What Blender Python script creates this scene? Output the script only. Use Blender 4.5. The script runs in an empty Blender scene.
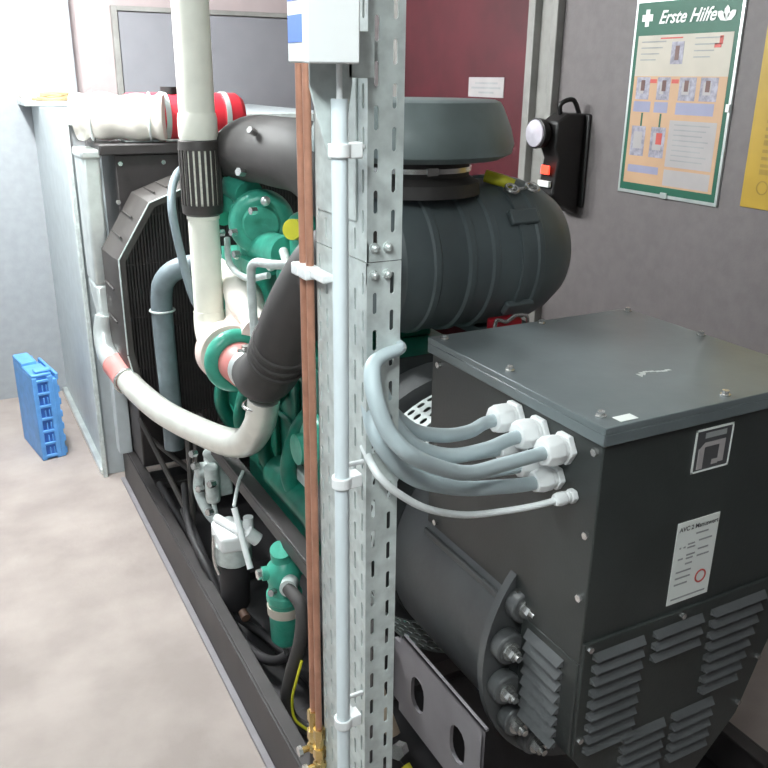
import bpy, math, random
from mathutils import Vector, Matrix
R = math.radians
SC = bpy.context.scene
COL = SC.collection
random.seed(7)

# ---------------------------------------------------------------- camera
F = 835.0
pitch, yaw, roll, CH = R(20.1), R(27.9), R(0.7), 1.75
fw = Vector((math.sin(yaw)*math.cos(pitch), math.cos(yaw)*math.cos(pitch), -math.sin(pitch)))
rt = Vector((math.cos(yaw), -math.sin(yaw), 0)); up = rt.cross(fw)
rt, up = rt*math.cos(roll)+up*math.sin(roll), -rt*math.sin(roll)+up*math.cos(roll)
cd = bpy.data.cameras.new('camera'); cam = bpy.data.objects.new('camera', cd); COL.objects.link(cam)
cam.matrix_world = Matrix(((rt.x, up.x, -fw.x, 0), (rt.y, up.y, -fw.y, 0), (rt.z, up.z, -fw.z, CH), (0, 0, 0, 1)))
cd.sensor_width = 36; cd.lens = 36*F/768; cd.clip_start = 0.05
SC.camera = cam
# ---------------------------------------------------------------- world, lights, exposure
w = bpy.data.worlds.new('world'); SC.world = w; w.use_nodes = True
w.node_tree.nodes['Background'].inputs[0].default_value = (0.8, 0.9, 1, 1)
w.node_tree.nodes['Background'].inputs[1].default_value = 0.12
SC.view_settings.view_transform = 'Standard'; SC.view_settings.look = 'None'
SC.view_settings.gamma = 1; SC.view_settings.use_curve_mapping = False
SC.view_settings.exposure = 0.0
def area(name, loc, sx, sy, power, col=(1, 1, 1), rot=(0, 0, 0)):
    l = bpy.data.lights.new(name, 'AREA'); l.shape = 'RECTANGLE'; l.size = sx; l.size_y = sy
    l.energy = power; l.color = col
    o = bpy.data.objects.new(name, l); COL.objects.link(o); o.location = loc; o.rotation_euler = rot
    return o
def bulb(loc, power, col, r=0.06):
    l = bpy.data.lights.new('tube_and_fill_light', 'POINT'); l.energy = power; l.color = col; l.shadow_soft_size = r
    o = bpy.data.objects.new('tube_and_fill_light', l); COL.objects.link(o); o.location = loc
for y in (2.9, 3.4, 3.9): bulb((0.15, y, 2.44), 80, (0.96, 1.0, 1.0))
for y in (-0.1, 0.4): bulb((-0.3, y, 2.44), 36, (0.92, 1.0, 1.0))  # added frontal fill near the camera, in place of a flash

# ---------------------------------------------------------------- materials
def lin(c):
    return tuple(((v/255)/12.92 if v/255 <= 0.04045 else ((v/255+0.055)/1.055)**2.4) for v in c)
MATS = {}
def mat(name, rgb, rough=0.5, metal=0.0, var=0.12, scale=12, bump=0.0, bscale=60, rgb2=None, emit=0, spec=0.5, coat=0):
    m = bpy.data.materials.new(name); m.use_nodes = True
    nt = m.node_tree; b = nt.nodes['Principled BSDF']
    tc = nt.nodes.new('ShaderNodeTexCoord')
    nz = nt.nodes.new('ShaderNodeTexNoise'); nz.inputs['Scale'].default_value = scale; nz.inputs['Detail'].default_value = 6
    nt.links.new(tc.outputs['Object'], nz.inputs['Vector'])
    cr = nt.nodes.new('ShaderNodeValToRGB')
    c = lin(rgb); c2 = lin(rgb2) if rgb2 else tuple(min(1, v*(1+var)) for v in c)
    c1 = c if rgb2 else tuple(v*(1-var) for v in c)
    cr.color_ramp.elements[0].color = (*c1, 1); cr.color_ramp.elements[0].position = 0.35
    cr.color_ramp.elements[1].color = (*c2, 1); cr.color_ramp.elements[1].position = 0.65
    nt.links.new(nz.outputs['Fac'], cr.inputs[0]); nt.links.new(cr.outputs[0], b.inputs['Base Color'])
    b.inputs['Roughness'].default_value = rough; b.inputs['Metallic'].default_value = metal
    b.inputs['Specular IOR Level'].default_value = spec
    b.inputs['Coat Weight'].default_value = coat
    if bump:
        n2 = nt.nodes.new('ShaderNodeTexNoise'); n2.inputs['Scale'].default_value = bscale; n2.inputs['Detail'].default_value = 4
        nt.links.new(tc.outputs['Object'], n2.inputs['Vector'])
        bp = nt.nodes.new('ShaderNodeBump'); bp.inputs['Strength'].default_value = bump; bp.inputs['Distance'].default_value = 0.01
        nt.links.new(n2.outputs['Fac'], bp.inputs['Height']); nt.links.new(bp.outputs['Normal'], b.inputs['Normal'])
    if emit:
        b.inputs['Emission Color'].default_value = (*lin(rgb), 1); b.inputs['Emission Strength'].default_value = emit
    MATS[name] = m
    return m
mat('floor', (146, 135, 130), 0.75, rgb2=(166, 155, 149), scale=3.5, bump=0.25, bscale=30)
mat('wall_grey', (108, 102, 102), 0.6, var=0.06, scale=25, bump=0.08, bscale=120)
mat('wall_pale', (150, 154, 158), 0.6, var=0.05, scale=20, bump=0.08, bscale=120)
mat('wall_pink_light', (172, 158, 158), 0.7, var=0.04, scale=8)  # pinkish tone paints in the different light on this wall section
mat('ceiling', (215, 215, 215), 0.8)
mat('door_grey', (132, 131, 136), 0.5, var=0.04, scale=6)
mat('door_red', (76, 21, 29), 0.55, var=0.2, scale=5)
mat('frame_grey', (138, 136, 132), 0.45)
mat('duct', (182, 190, 193), 0.4, var=0.06, scale=15)
mat('gal', (202, 210, 208), 0.42, 0.15, var=0.12, scale=45)
mat('gal_bright', (222, 228, 226), 0.3, 0.6)
mat('plastic_white', (236, 238, 238), 0.4, var=0.02)
mat('conduit_white', (222, 232, 236), 0.4, var=0.02)
mat('blue_label', (92, 132, 222), 0.5, var=0.05)
mat('copper', (178, 128, 106), 0.42, 0.35, var=0.12, scale=30)
mat('brass', (205, 178, 120), 0.25, 0.9)
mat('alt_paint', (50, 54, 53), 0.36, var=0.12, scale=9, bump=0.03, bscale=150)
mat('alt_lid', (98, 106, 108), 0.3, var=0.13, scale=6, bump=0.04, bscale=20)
mat('stator_paint', (82, 84, 85), 0.42, var=0.15, scale=8, bump=0.05)
mat('alt_dark', (44, 48, 48), 0.5)
mat('slot_black', (12, 12, 13), 0.8)
mat('steel', (205, 205, 203), 0.25, 0.85)
mat('pipe_silver', (228, 228, 220), 0.3, 0.4, var=0.08)
mat('cream_lagging', (244, 244, 232), 0.6, var=0.06, scale=10, bump=0.15, bscale=25)
mat('white_lagging_glare', (240, 232, 224), 0.7, var=0.05, bump=0.2, bscale=20)  # lagging white, also used for the burnt-out glare beside the red tank
mat('pink_hose', (205, 130, 125), 0.5)
mat('pink_cream', (228, 206, 198), 0.6)
mat('green_eng', (22, 108, 90), 0.35, var=0.2, scale=18, bump=0.06, bscale=30)
mat('green_bright', (62, 158, 136), 0.32, var=0.15, scale=18, bump=0.25, bscale=35)
mat('rubber', (60, 57, 56), 0.68, var=0.1)
mat('hose_grey', (112, 124, 130), 0.5, var=0.1, scale=20)
mat('cable_grey', (182, 196, 200), 0.45, var=0.04)
mat('cable_white', (240, 244, 244), 0.4, var=0.02)
mat('air_black', (90, 100, 102), 0.48, var=0.1, scale=7)
mat('cap_grey', (118, 130, 130), 0.45, var=0.08, scale=12)
mat('rad_dark', (50, 46, 46), 0.55, var=0.15)
mat('rad_grey', (64, 60, 58), 0.5, var=0.1)
mat('red_paint', (222, 52, 66), 0.35, var=0.08)
mat('red_clip', (170, 30, 45), 0.4)
mat('yellow', (210, 205, 50), 0.5)
mat('skid', (54, 50, 50), 0.5, var=0.18, scale=9)
mat('skid_dark', (44, 42, 44), 0.6, var=0.2)
mat('bracket_grey', (128, 124, 128), 0.5, var=0.08)
mat('crate_blue', (92, 152, 214), 0.45, var=0.1, scale=20)
mat('crate_dark', (50, 100, 180), 0.5)
mat('rope', (176, 150, 112), 0.8, var=0.2)
mat('poster_green', (19, 88, 67), 0.5, var=0.04)
mat('poster_cream', (185, 177, 164), 0.5, var=0.04)
mat('poster_orange', (190, 154, 122), 0.5, var=0.04)
mat('poster_pic', (150, 147, 160), 0.5, var=0.3, scale=60)
mat('poster_blue', (144, 145, 170), 0.5, var=0.05)
mat('poster_grey', (168, 162, 162), 0.5, var=0.04)
mat('poster_red', (190, 80, 72), 0.5)
mat('poster_brown', (100, 70, 66), 0.5)
mat('poster_yellow', (173, 141, 41), 0.5, var=0.05)
mat('poster_olive', (150, 122, 40), 0.5)
mat('white_print', (232, 236, 232), 0.5, var=0.02)
mat('ink', (70, 70, 72), 0.6)
mat('ink_soft', (150, 152, 152), 0.6)
mat('lamp_black', (26, 24, 24), 0.45)
mat('lens', (210, 205, 215), 0.15, 0.3)
mat('led_red', (255, 70, 50), 0.4, emit=2.0)
mat('diffuser', (245, 252, 255), 0.5, emit=6.0)
mat('brown_block', (92, 66, 54), 0.6)
mat('ply', (165, 150, 130), 0.7)

# ---------------------------------------------------------------- mesh builder
def V(*a): return Vector(a)
def basis(d):
    d = Vector(d).normalized()
    a = Vector((0, 0, 1)) if abs(d.z) < 0.9 else Vector((1, 0, 0))
    u = d.cross(a).normalized(); return u, d.cross(u).normalized(), d
def catmull(P, n=8):
    P = [Vector(p) for p in P]
    if len(P) < 3: return P
    Q = [P[0]*2-P[1]] + P + [P[-1]*2-P[-2]]
    out = []
    for i in range(1, len(Q)-2):
        a, b, c, d = Q[i-1:i+3]
        for k in range(n):
            t = k/n
            out.append(0.5*((2*b)+(c-a)*t+(2*a-5*b+4*c-d)*t*t+(3*b-a-3*c+d)*t**3))
    out.append(P[-1]); return out
class M:
    def __init__(s, m='steel'): s.v = []; s.f = []; s.fm = []; s.ms = []; s.use(m)
    def use(s, m):
        if m not in s.ms: s.ms.append(m)
        s.cm = s.ms.index(m); return s
    def add(s, vs, fs):
        o = len(s.v); s.v += [Vector(p) for p in vs]
        for f in fs: s.f.append([i+o for i in f]); s.fm.append(s.cm)
        return s
    def box(s, x0, x1, y0, y1, z0, z1):
        vs = [(x, y, z) for x in (x0, x1) for y in (y0, y1) for z in (z0, z1)]
        return s.add(vs, [(0, 1, 3, 2), (4, 6, 7, 5), (0, 4, 5, 1), (2, 3, 7, 6), (0, 2, 6, 4), (1, 5, 7, 3)])
    def rings(s, rs, cap=True, closed=False):
        n = len(rs[0]); vs = [p for r in rs for p in r]; fs = []
        m = len(rs)
        for i in range(m if closed else m-1):
            for j in range(n):
                a = i*n+j; b = i*n+(j+1) % n; c = ((i+1) % m)*n+(j+1) % n; d = ((i+1) % m)*n+j
                fs.append((a, b, c, d))
        if cap and not closed: fs.append(list(range(n))[::-1]); fs.append([(m-1)*n+k for k in range(n)])
        return s.add(vs, fs)
    def lathe(s, prof, o=(0, 0, 0), ax=(0, 0, 1), n=40, cap=True, closed=False):
        u, v, d = basis(ax); o = Vector(o)
        return s.rings([[o+d*t+(u*math.cos(2*math.pi*k/n)+v*math.sin(2*math.pi*k/n))*r for k in range(n)] for t, r in prof], cap, closed)
    def cyl(s, p, q, r, r2=None, n=20):
        p = Vector(p); q = Vector(q); L = (q-p).length
        return s.lathe([(0, r), (L, r if r2 is None else r2)], p, q-p, n)
    def tube(s, P, r, n=14, steps=8, cap=True):
        Q = catmull(P, steps) if steps > 1 else [Vector(p) for p in P]
        m = len(Q); rs = []
        t = (Q[1]-Q[0]).normalized(); u, v, _ = basis(t)
        for i, p in enumerate(Q):
            t = (Q[min(i+1, m-1)]-Q[max(i-1, 0)]).normalized()
            u = (u-t*u.dot(t)).normalized(); v = t.cross(u)
            if callable(r): rr = r(i/(m-1))
            else: rr = r
            rs.append([p+(u*math.cos(2*math.pi*k/n)+v*math.sin(2*math.pi*k/n))*rr for k in range(n)])
        return s.rings(rs, cap)
    def torus(s, o, ax, Rr, r, n=36, k=10):
        return s.lathe([(r*math.sin(2*math.pi*j/k), Rr+r*math.cos(2*math.pi*j/k)) for j in range(k)], o, ax, n, False, True)
    def sphere(s, c, r, sc=(1, 1, 1), n=20, k=12):
        c = Vector(c); rs = []
        for i in range(k+1):
            a = math.pi*(i+0.02)/(k+0.04)-math.pi/2
            rs.append([c+Vector((r*math.cos(a)*math.cos(2*math.pi*j/n)*sc[0], r*math.cos(a)*math.sin(2*math.pi*j/n)*sc[1], r*math.sin(a)*sc[2])) for j in range(n)])
        return s.rings(rs)
    def prism(s, poly, axis, a, b):
        def p3(p, t):
            return {'x': (t, p[0], p[1]), 'y': (p[0], t, p[1]), 'z': (p[0], p[1], t)}[axis]
        n = len(poly); vs = [p3(p, a) for p in poly]+[p3(p, b) for p in poly]
        fs = [list(range(n))[::-1], [n+i for i in range(n)]]+[(i, (i+1) % n, n+(i+1) % n, n+i) for i in range(n)]
        return s.add(vs, fs)
    def hexa(s, p, q, r): return s.cyl(p, q, r, n=6)
    def cell(s, o, U, W, N, w, h, sw, sh, th):
        """sheet cell w x h (along U, W) with a stadium hole sw x sh, thickness th along -N"""
        o = Vector(o); k = 6; pts = []
        r = sw/2; L = max(0, sh/2-r)
        for i in range(k+1): a = math.pi*i/k; pts.append((r*math.cos(a), L+r*math.sin(a)))
        for i in range(k+1): a = math.pi+math.pi*i/k; pts.append((r*math.cos(a), -L+r*math.sin(a)))
        outer = []
        for (a, b) in pts:
            # radial push to the rectangle
            sa, sb = a/(w/2), (b)/(h/2); m = max(abs(sa), abs(sb), 1e-6)
            outer.append((a/m, b/m))
        # snap corners
        for (cx, cy) in ((w/2, h/2), (-w/2, h/2), (-w/2, -h/2), (w/2, -h/2)):
            j = min(range(len(outer)), key=lambda q: (outer[q][0]-cx)**2+(outer[q][1]-cy)**2)
            outer[j] = (cx, cy)
        n = len(pts); vs = []
        for dz in (0, -th):
            for (a, b) in outer: vs.append(o+U*a+W*b+N*dz)
            for (a, b) in pts: vs.append(o+U*a+W*b+N*dz)
        fs = []
        for j in range(n):
            q = (j+1) % n
            fs.append((j, q, n+q, n+j)); fs.append((2*n+j, 3*n+j, 3*n+q, 2*n+q)); fs.append((n+j, n+q, 3*n+q, 3*n+j))
        return s.add(vs, fs)
    def build(s, name, parent=None, bevel=0, angle=38, seg=2, weld=False):
        base = Vector((0, 0, 0)); p = parent
        while p is not None: base += p.location; p = p.parent
        me = bpy.data.meshes.new(name); me.from_pydata([tuple(v-base) for v in s.v], [], s.f)
        for m in s.ms: me.materials.append(MATS[m])
        me.polygons.foreach_set('material_index', s.fm)
        me.validate()
        import bmesh
        bm = bmesh.new(); bm.from_mesh(me)
        if weld: bmesh.ops.remove_doubles(bm, verts=bm.verts, dist=1e-5)
        bmesh.ops.recalc_face_normals(bm, faces=bm.faces); bm.to_mesh(me); bm.free()
        me.polygons.foreach_set('use_smooth', [True]*len(me.polygons)); me.set_sharp_from_angle(angle=R(angle))
        o = bpy.data.objects.new(name, me); COL.objects.link(o); o.parent = parent
        if bevel:
            b = o.modifiers.new('bevel', 'BEVEL'); b.width = bevel; b.segments = seg; b.limit_method = 'ANGLE'; b.angle_limit = R(40); b.harden_normals = False
        return o
def tag(o, label, cat, group=None):
    o['label'] = label; o['category'] = cat
    if group: o['group'] = group
    return o
def thing(name, label, cat, loc, group=None):
    o = bpy.data.objects.new(name, None); COL.objects.link(o); o.location = loc; o.empty_display_size = 0.05
    return tag(o, label, cat, group)
def struct(o): o['kind'] = 'structure'; return o
def text_mesh(m, body, size, origin, U, W, N, shear=0.0, bold=0.0):
    """letters as geometry appended to builder m"""
    cu = bpy.data.curves.new('t', 'FONT'); cu.body = body; cu.size = size; cu.shear = shear; cu.offset = bold
    o = bpy.data.objects.new('t', cu); COL.objects.link(o)
    bpy.context.view_layer.update()
    me = bpy.data.meshes.new_from_object(o.evaluated_get(bpy.context.evaluated_depsgraph_get()))
    o_ = Vector(origin)
    m.add([o_+U*v.co.x+W*v.co.y+N*0.0006 for v in me.vertices], [list(p.vertices) for p in me.polygons])
    bpy.data.objects.remove(o); bpy.data.curves.remove(cu); bpy.data.meshes.remove(me)

# ================================================================ SETTING
struct(M('floor').box(-1.4, 2.4, -1.6, 5.3, -0.1, 0).build('floor'))
struct(M('ceiling').box(-1.4, 2.4, -1.6, 5.3, 2.6, 2.7).build('ceiling'))
struct(M('wall_pale').box(-1.5, -1.4, -1.6, 5.3, 0, 2.6).build('wall_left'))
b = M('wall_pale'); b.box(-1.4, 0.745, 4.95, 5.3, 0, 2.6)
b.use('wall_pink_light').box(0.745, 2.3, 5.02, 5.3, 0, 2.6)
struct(b.build('wall_back'))
struct(M('wall_grey').box(2.3, 2.4, -1.6, 5.3, 0, 2.6).build('wall_right'))
struct(M('wall_grey').box(-1.4, 2.3, -1.7, -1.6, 0, 2.6).build('wall_front'))
# grey metal door in the back wall
d = struct(M('door_grey').box(1.0, 2.2, 4.985, 5.02, 0.0, 2.07).build('door_2', bevel=0.003))
f = M('frame_grey'); f.box(0.965, 0.995, 4.975, 5.02, 0, 2.10); f.box(2.205, 2.24, 4.975, 5.02, 0, 2.10); f.box(0.995, 2.205, 4.975, 5.02, 2.075, 2.10)
f.build('door_frame', d, bevel=0.002)
M('steel').tube([(2.12, 4.985, 1.05), (2.12, 4.93, 1.05), (2.0, 4.93, 1.05)], 0.009, steps=1).build('door_handle', d)
# red door in the right wall
d = struct(M('door_red').box(2.27, 2.3, 3.04, 4.14, 0.0, 2.3).build('door_1', bevel=0.003))
f = M('frame_grey')
f.box(2.25, 2.3, 2.985, 3.03, 0, 2.35); f.box(2.285, 2.3, 2.89, 2.985, 0, 2.35); f.box(2.262, 2.3, 2.855, 2.89, 0, 2.35)
f.box(2.25, 2.3, 4.15, 4.2, 0, 2.35); f.box(2.25, 2.3, 3.03, 4.15, 2.305, 2.35)
f.build('door_frame', d, bevel=0.004)
M('lamp_black').tube([(2.27, 3.14, 1.05), (2.22, 3.14, 1.05), (2.22, 3.27, 1.05)], 0.01, steps=1).build('door_handle', d)
s = M('poster_grey').box(2.2665, 2.27, 3.195, 3.475, 1.675, 1.76)
s.use('ink_soft')
for i, (a, c) in enumerate([(3.24, 3.42), (3.22, 3.45), (3.27, 3.39)]):
    s.box(2.266, 2.2666, a, c, 1.735-0.02*i-0.004, 1.735-0.02*i+0.004)
tag(s.build('door_sign'), 'small white rectangular sign stuck on the dark red door', 'sign')
# ceiling lamps: one over the aisle, one added for frontal fill
def ceiling_lamp(x, y, label):
    t = thing('ceiling_lamp', label, 'lamp', (x, y, 2.6))
    M('plastic_white').box(x-0.11, x+0.11, y-0.7, y+0.7, 2.56, 2.6).build('lamp_body', t, bevel=0.004)
    M('diffuser').cyl((x, y-0.64, 2.54), (x, y+0.64, 2.54), 0.014).build('lamp_tube', t)
ceiling_lamp(0.15, 3.4, 'bright ceiling fluorescent lamp over the aisle beside the radiator')
ceiling_lamp(-0.3, 0.15, 'added ceiling fluorescent lamp near the camera for frontal fill')

# ================================================================ AIR DUCT behind the radiator
t = thing('air_duct', 'pale grey sheet metal duct running from radiator to the back wall', 'duct', (1.1, 4.3, 0))
M('duct').box(0.505, 1.7, 3.70, 4.95, 0.0, 1.6).build('duct_body', t, bevel=0.002)
f = M('gal'); f.box(0.485, 0.505, 3.67, 3.70, 0, 1.6); f.box(1.7, 1.735, 3.64, 3.70, 0, 1.6); f.box(0.505, 1.7, 3.64, 3.70, 1.56, 1.6)
f.build('duct_flange', t, bevel=0.003)
M('gal_bright').box(0.478, 0.505, 3.71, 4.94, 0, 0.028).build('floor_rail', t, bevel=0.004)
b = M('gal_bright'); b.box(0.44, 0.75, 4.6, 4.948, 1.602, 1.625)
b.build('duct_shelf', t, bevel=0.004)
r = M('rope')
for k in range(5):
    pts = []
    for i in range(14):
        a = i/13*2*math.pi
        pts.append((0.60+0.10*math.cos(a)*(1-0.08*k)+random.uniform(-.008, .008), 4.76+0.07*math.sin(a)+random.uniform(-.01, .01), 1.633+0.006*k))
    r.tube(pts, 0.006, n=8, steps=4)
tag(r.build('rope_coil'), 'tan coiled rope lying on the duct by the back wall', 'rope')
g = M('white_lagging_glare')
pts = [(0.46, 4.72, 1.64), (0.455, 4.74, 1.67), (0.50, 4.76, 1.66), (0.545, 4.75, 1.638)]
g.tube(pts, lambda q: 0.018+0.010*math.sin(q*9), n=10)
tag(g.build('crumpled_rag'), 'crumpled white rag at the left end of the duct top', 'rag')

# ================================================================ BLUE CRATE
t = thing('folding_crate', 'blue folded plastic crate standing on end against the grey wall', 'crate', (0.26, 4.15, 0))
m = M('crate_blue')
x0, x1, y0, y1 = 0.232, 0.345, 3.99, 4.32
m.box(x0, x0+0.014, y0+0.008, y1, 0.0, 0.42)      # side skins
m.box(x1-0.03, x1, y0, y1-0.02, 0.0, 0.40)
m.box(x0, x1-0.02, y1-0.014, y1, 0, 0.43)
m.box(x0, x1-0.02, y0+0.008, y0+0.022, 0.0, 0.42)
m.box(x0, x0+0.022, y0-0.004, y0+0.012, 0, 0.42); m.box(x1-0.045, x1-0.02, y0-0.004, y0+0.012, 0, 0.42)
m.build('crate_shell', t, bevel=0.004)
m = M('crate_dark')
m.box(x0+0.022, x1-0.045, y0+0.004, y0+0.010, 0.01, 0.41)
m.build('crate_recess', t)
m = M('crate_blue')
for k in range(7):
    z = 0.012+k*0.0635
    m.box(x0+0.018, x1-0.04, y0-0.006, y0+0.012, z, z+0.014)
    if k < 6:
        m.box(x0+0.040, x0+0.046, y0-0.003, y0+0.01, z+0.014, z+0.05); m.box(x0+0.058, x0+0.064, y0-0.003, y0+0.01, z+0.014, z+0.05)
    m.box(x1-0.006, x1+0.008, y0+0.002, y1-0.04, z, z+0.032)
m.build('crate_ribs', t, bevel=0.003)
m = M('crate_blue'); m.box(x0, x1-0.022, y0, y0+0.17, 0.42, 0.435); m.box(x0, x1-0.04, y0+0.17, y1, 0.42, 0.45); m.box(x0+0.02, x1-0.02, y0+0.01, y0+0.06, 0.435, 0.45)
m.build('crate_rim', t, bevel=0.006)
t.rotation_euler.z = R(9)

# ================================================================ BASE FRAME
t = thing('base_frame', 'dark steel base frame on the floor under the generator set', 'frame', (1.1, 2.2, 0))
for x, sgn in ((0.572, 1), (1.64, -1)):
    m = M('skid')
    a, c = sorted((x, x+sgn*0.008)); m.box(a, c, 0.98, 3.62, 0.0, 0.17)
    a, c = sorted((x+sgn*0.008, x+sgn*0.045)); m.box(a, c, 0.98, 3.62, 0.162, 0.17)
    m.build('side_rail', t, bevel=0.002)
    a, c = sorted((x-sgn*0.02, x)); m = M('bracket_grey'); m.box(a, c, 0.98, 3.62, 0.0, 0.012); m.build('bottom_flange', t, bevel=0.002)
for y in (1.0, 1.75, 2.55, 3.4):
    M('skid').box(0.582, 1.63, y, y+0.06, 0.02, 0.045).build('cross_member', t, bevel=0.002)
M('skid_dark').box(0.582, 1.63, 1.0, 3.6, 0.004, 0.02).build('drip_tray', t)
m = M('skid'); m.box(0.70, 0.745, 1.36, 2.86, 0.565, 0.575); m.box(0.70, 0.708, 1.36, 2.86, 0.525, 0.565)
m.build('upper_rail', t, bevel=0.002)
for y in (1.38, 2.83):
    m = M('skid'); m.box(0.71, 0.75, y, y+0.05, 0.17, 0.565); m.build('rail_post', t, bevel=0.003)
m = M('duct'); m.box(0.545, 0.60, 3.52, 3.6, 0.17, 0.62); m.build('corner_post', t, bevel=0.003)
for (p, q) in (((0.60, 3.28, 0.42), (0.66, 2.75, 0.18)), ((0.64, 3.28, 0.32), (0.80, 3.0, 0.19)), ((0.66, 2.75, 0.18), (0.70, 2.9, 0.58))):
    M('rad_grey').tube([p, q], 0.011, n=8, steps=1).build('diagonal_brace', t)

# ================================================================ RADIATOR
t = thing('radiator', 'black engine radiator with faceted fan shroud and wire guard', 'radiator', (1.1, 3.45, 0.17))
M('rad_dark').box(0.605, 1.64, 3.32, 3.60, 0.18, 1.47).build('radiator_core', t, bevel=0.006)
m = M('rad_dark'); m.box(0.55, 1.65, 3.30, 3.61, 1.47, 1.51); m.build('top_header', t, bevel=0.006)
poly = []
ccx, ccz = 1.10, 0.93
pts0 = [(0.522, 0.76), (0.522, 1.13), (0.652, 1.335), (0.79, 1.385), (0.97, 1.44)]
left = pts0
right = [(2*ccx-x, z) for x, z in reversed(pts0)]
bot = [(2*ccx-0.56, 0.55), (2*ccx-0.72, 0.38), (0.72, 0.38), (0.56, 0.55)]
P = left+right+bot
def scale(P, s): return [(ccx+(x-ccx)*s, ccz+(z-ccz)*s) for x, z in P]
n = len(P)
m = M('rad_grey')
rings = []
for (y, s) in ((3.30, 1.0), (3.12, 0.985), (3.08, 0.965), (3.08, 0.925), (3.10, 0.925), (3.30, 0.95)):
    rings.append([Vector((x, y, z)) for x, z in scale(P, s)])
m.rings(rings, cap=False)
shroud = m.build('fan_shroud', t, angle=20)
for i in range(n):   # ribs of the shroud
    a = Vector((P[i][0], 0, P[i][1])); c = Vector((P[(i+1) % n][0], 0, P[(i+1) % n][1]))
    for q in (0.33, 0.67):
        p = a.lerp(c, q); 
        M('rad_grey').tube([(p.x, 3.12, p.z), (p.x, 3.29, p.z)], 0.0035, n=6, steps=1).build('shroud_rib', shroud)
M('gal').tube([(x, 3.079, z) for x, z in scale(P, 0.965)]+[(P[0][0]+0.02, 3.079, P[0][1])], 0.0028, n=6, steps=1).build('lit_edge', shroud)  # bright wire paints in the lit front edge of the shroud
g = M('rad_dark')
Q = scale(P, 0.93)
def zspan(x):
    zs = []
    for i in range(n):
        (xa, za), (xb, zb) = Q[i], Q[(i+1) % n]
        if (xa-x)*(xb-x) < 0: zs.append(za+(zb-za)*(x-xa)/(xb-xa))
    return (min(zs), max(zs)) if len(zs) > 1 else None
x = 0.575
while x < 1.63:
    z_ = zspan(x+1e-4)
    if z_: g.tube([(x, 3.09, z_[0]), (x, 3.09, z_[1])], 0.0030, n=5, steps=1)
    x += 0.0115
for z in (0.5, 0.7, 0.9, 1.1, 1.28):
    xs = []
    for i in range(n):
        (xa, za), (xb, zb) = Q[i], Q[(i+1) % n]
        if (za-z)*(zb-z) < 0: xs.append(xa+(xb-xa)*(z-za)/(zb-za))
    if len(xs) > 1: g.tube([(min(xs), 3.094, z), (max(xs), 3.094, z)], 0.003, n=5, steps=1)
g.build('wire_guard', t)
m = M('rad_dark')
m.cyl((ccx, 3.13, ccz), (ccx, 3.24, ccz), 0.09)
m.build('fan_hub', t)
for k in range(7):
    a = 2*math.pi*k/7; u = Vector((math.cos(a), 0, math.sin(a))); v = Vector((-math.sin(a), 0, math.cos(a)))
    c0 = Vector((ccx, 3.18, ccz))
    m = M('rad_dark'); vs = []
    for rr, ww, tw in ((0.07, 0.04, 0.05), (0.25, 0.07, 0.035), (0.46, 0.075, 0.025)):
        for sg in (-1, 1):
            for th in (-0.002, 0.002): vs.append(c0+u*rr+v*ww*sg+Vector((0, tw*sg+th, 0)))
    m.add(vs, [(0, 2, 6, 4), (4, 6, 10, 8), (1, 5, 7, 3), (5, 9, 11, 7), (0, 4, 5, 1), (4, 8, 9, 5), (2, 3, 7, 6), (6, 7, 11, 10), (0, 1, 3, 2), (8, 10, 11, 9)])
    m.build('fan_blade', t)
m = M('gal_bright'); m.box(0.49, 0.555, 3.33, 3.52, 0.98, 1.475)
m.rings([[Vector((0.49, 3.33, 0.98)), Vector((0.555, 3.33, 0.98)), Vector((0.555, 3.52, 0.98)), Vector((0.49, 3.52, 0.98))],
         [Vector((0.495, 3.30, 0.80)), Vector((0.545, 3.30, 0.80)), Vector((0.545, 3.38, 0.80)), Vector((0.495, 3.38, 0.80))]])
m.build('cooler_side_tank', t, bevel=0.012, seg=3)
M('gal_bright').box(0.485, 0.56, 3.32, 3.53, 1.455, 1.49).build('tank_cap', t, bevel=0.01)
for p in ((0.60, 3.298, 1.30), (0.78, 3.298, 1.44), (0.62, 3.298, 1.44), (0.9, 3.298, 1.455)):
    M('steel').hexa(p, (p[0], p[1]-0.01, p[2]), 0.009).build('bolt', t)

# red tank, and a white pipe shaping the burnt-out glare at its left
t = thing('expansion_tank', 'red rounded expansion tank lying on top of the radiator', 'tank', (1.0, 3.45, 1.51))
m = M('red_paint'); m.lathe([(0, 0.03), (0.012, 0.07), (0.035, 0.088), (0.46, 0.088), (0.485, 0.07), (0.497, 0.03)], (0.66, 3.44, 1.60), (1, 0, 0), 36)
m.build('tank_body', t)
for x in (0.82, 1.06):
    M('gal_bright').lathe([(0, 0.089), (0, 0.093), (0.02, 0.093), (0.02, 0.089)], (x, 3.44, 1.60), (1, 0, 0), 36, False, True).build('strap', t)
M('lamp_black').cyl((0.86, 3.44, 1.68), (0.86, 3.44, 1.71), 0.035).build('filler_cap', t)
M('gal').box(0.66, 1.22, 3.36, 3.52, 1.511, 1.518).build('mounting_plate', t, bevel=0.002)
t = thing('glare_pipe', 'thick white pipe standing in for burnt-out glare left of the red tank', 'pipe', (0.62, 3.40, 1.51))
m = M('white_lagging_glare')
m.tube([(0.50, 3.46, 1.60), (0.56, 3.44, 1.606), (0.66, 3.40, 1.60), (0.76, 3.36, 1.60), (0.81, 3.34, 1.60)], lambda q: 0.083+0.005*math.sin(q*22), n=24)
m.build('glare_wrap', t)
for i, x in enumerate((0.56, 0.76)):
    M('plastic_white').torus((x, 3.44-0.08*i, 1.603), (1, -0.3, 0), 0.086, 0.005).build('band', t)

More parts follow.
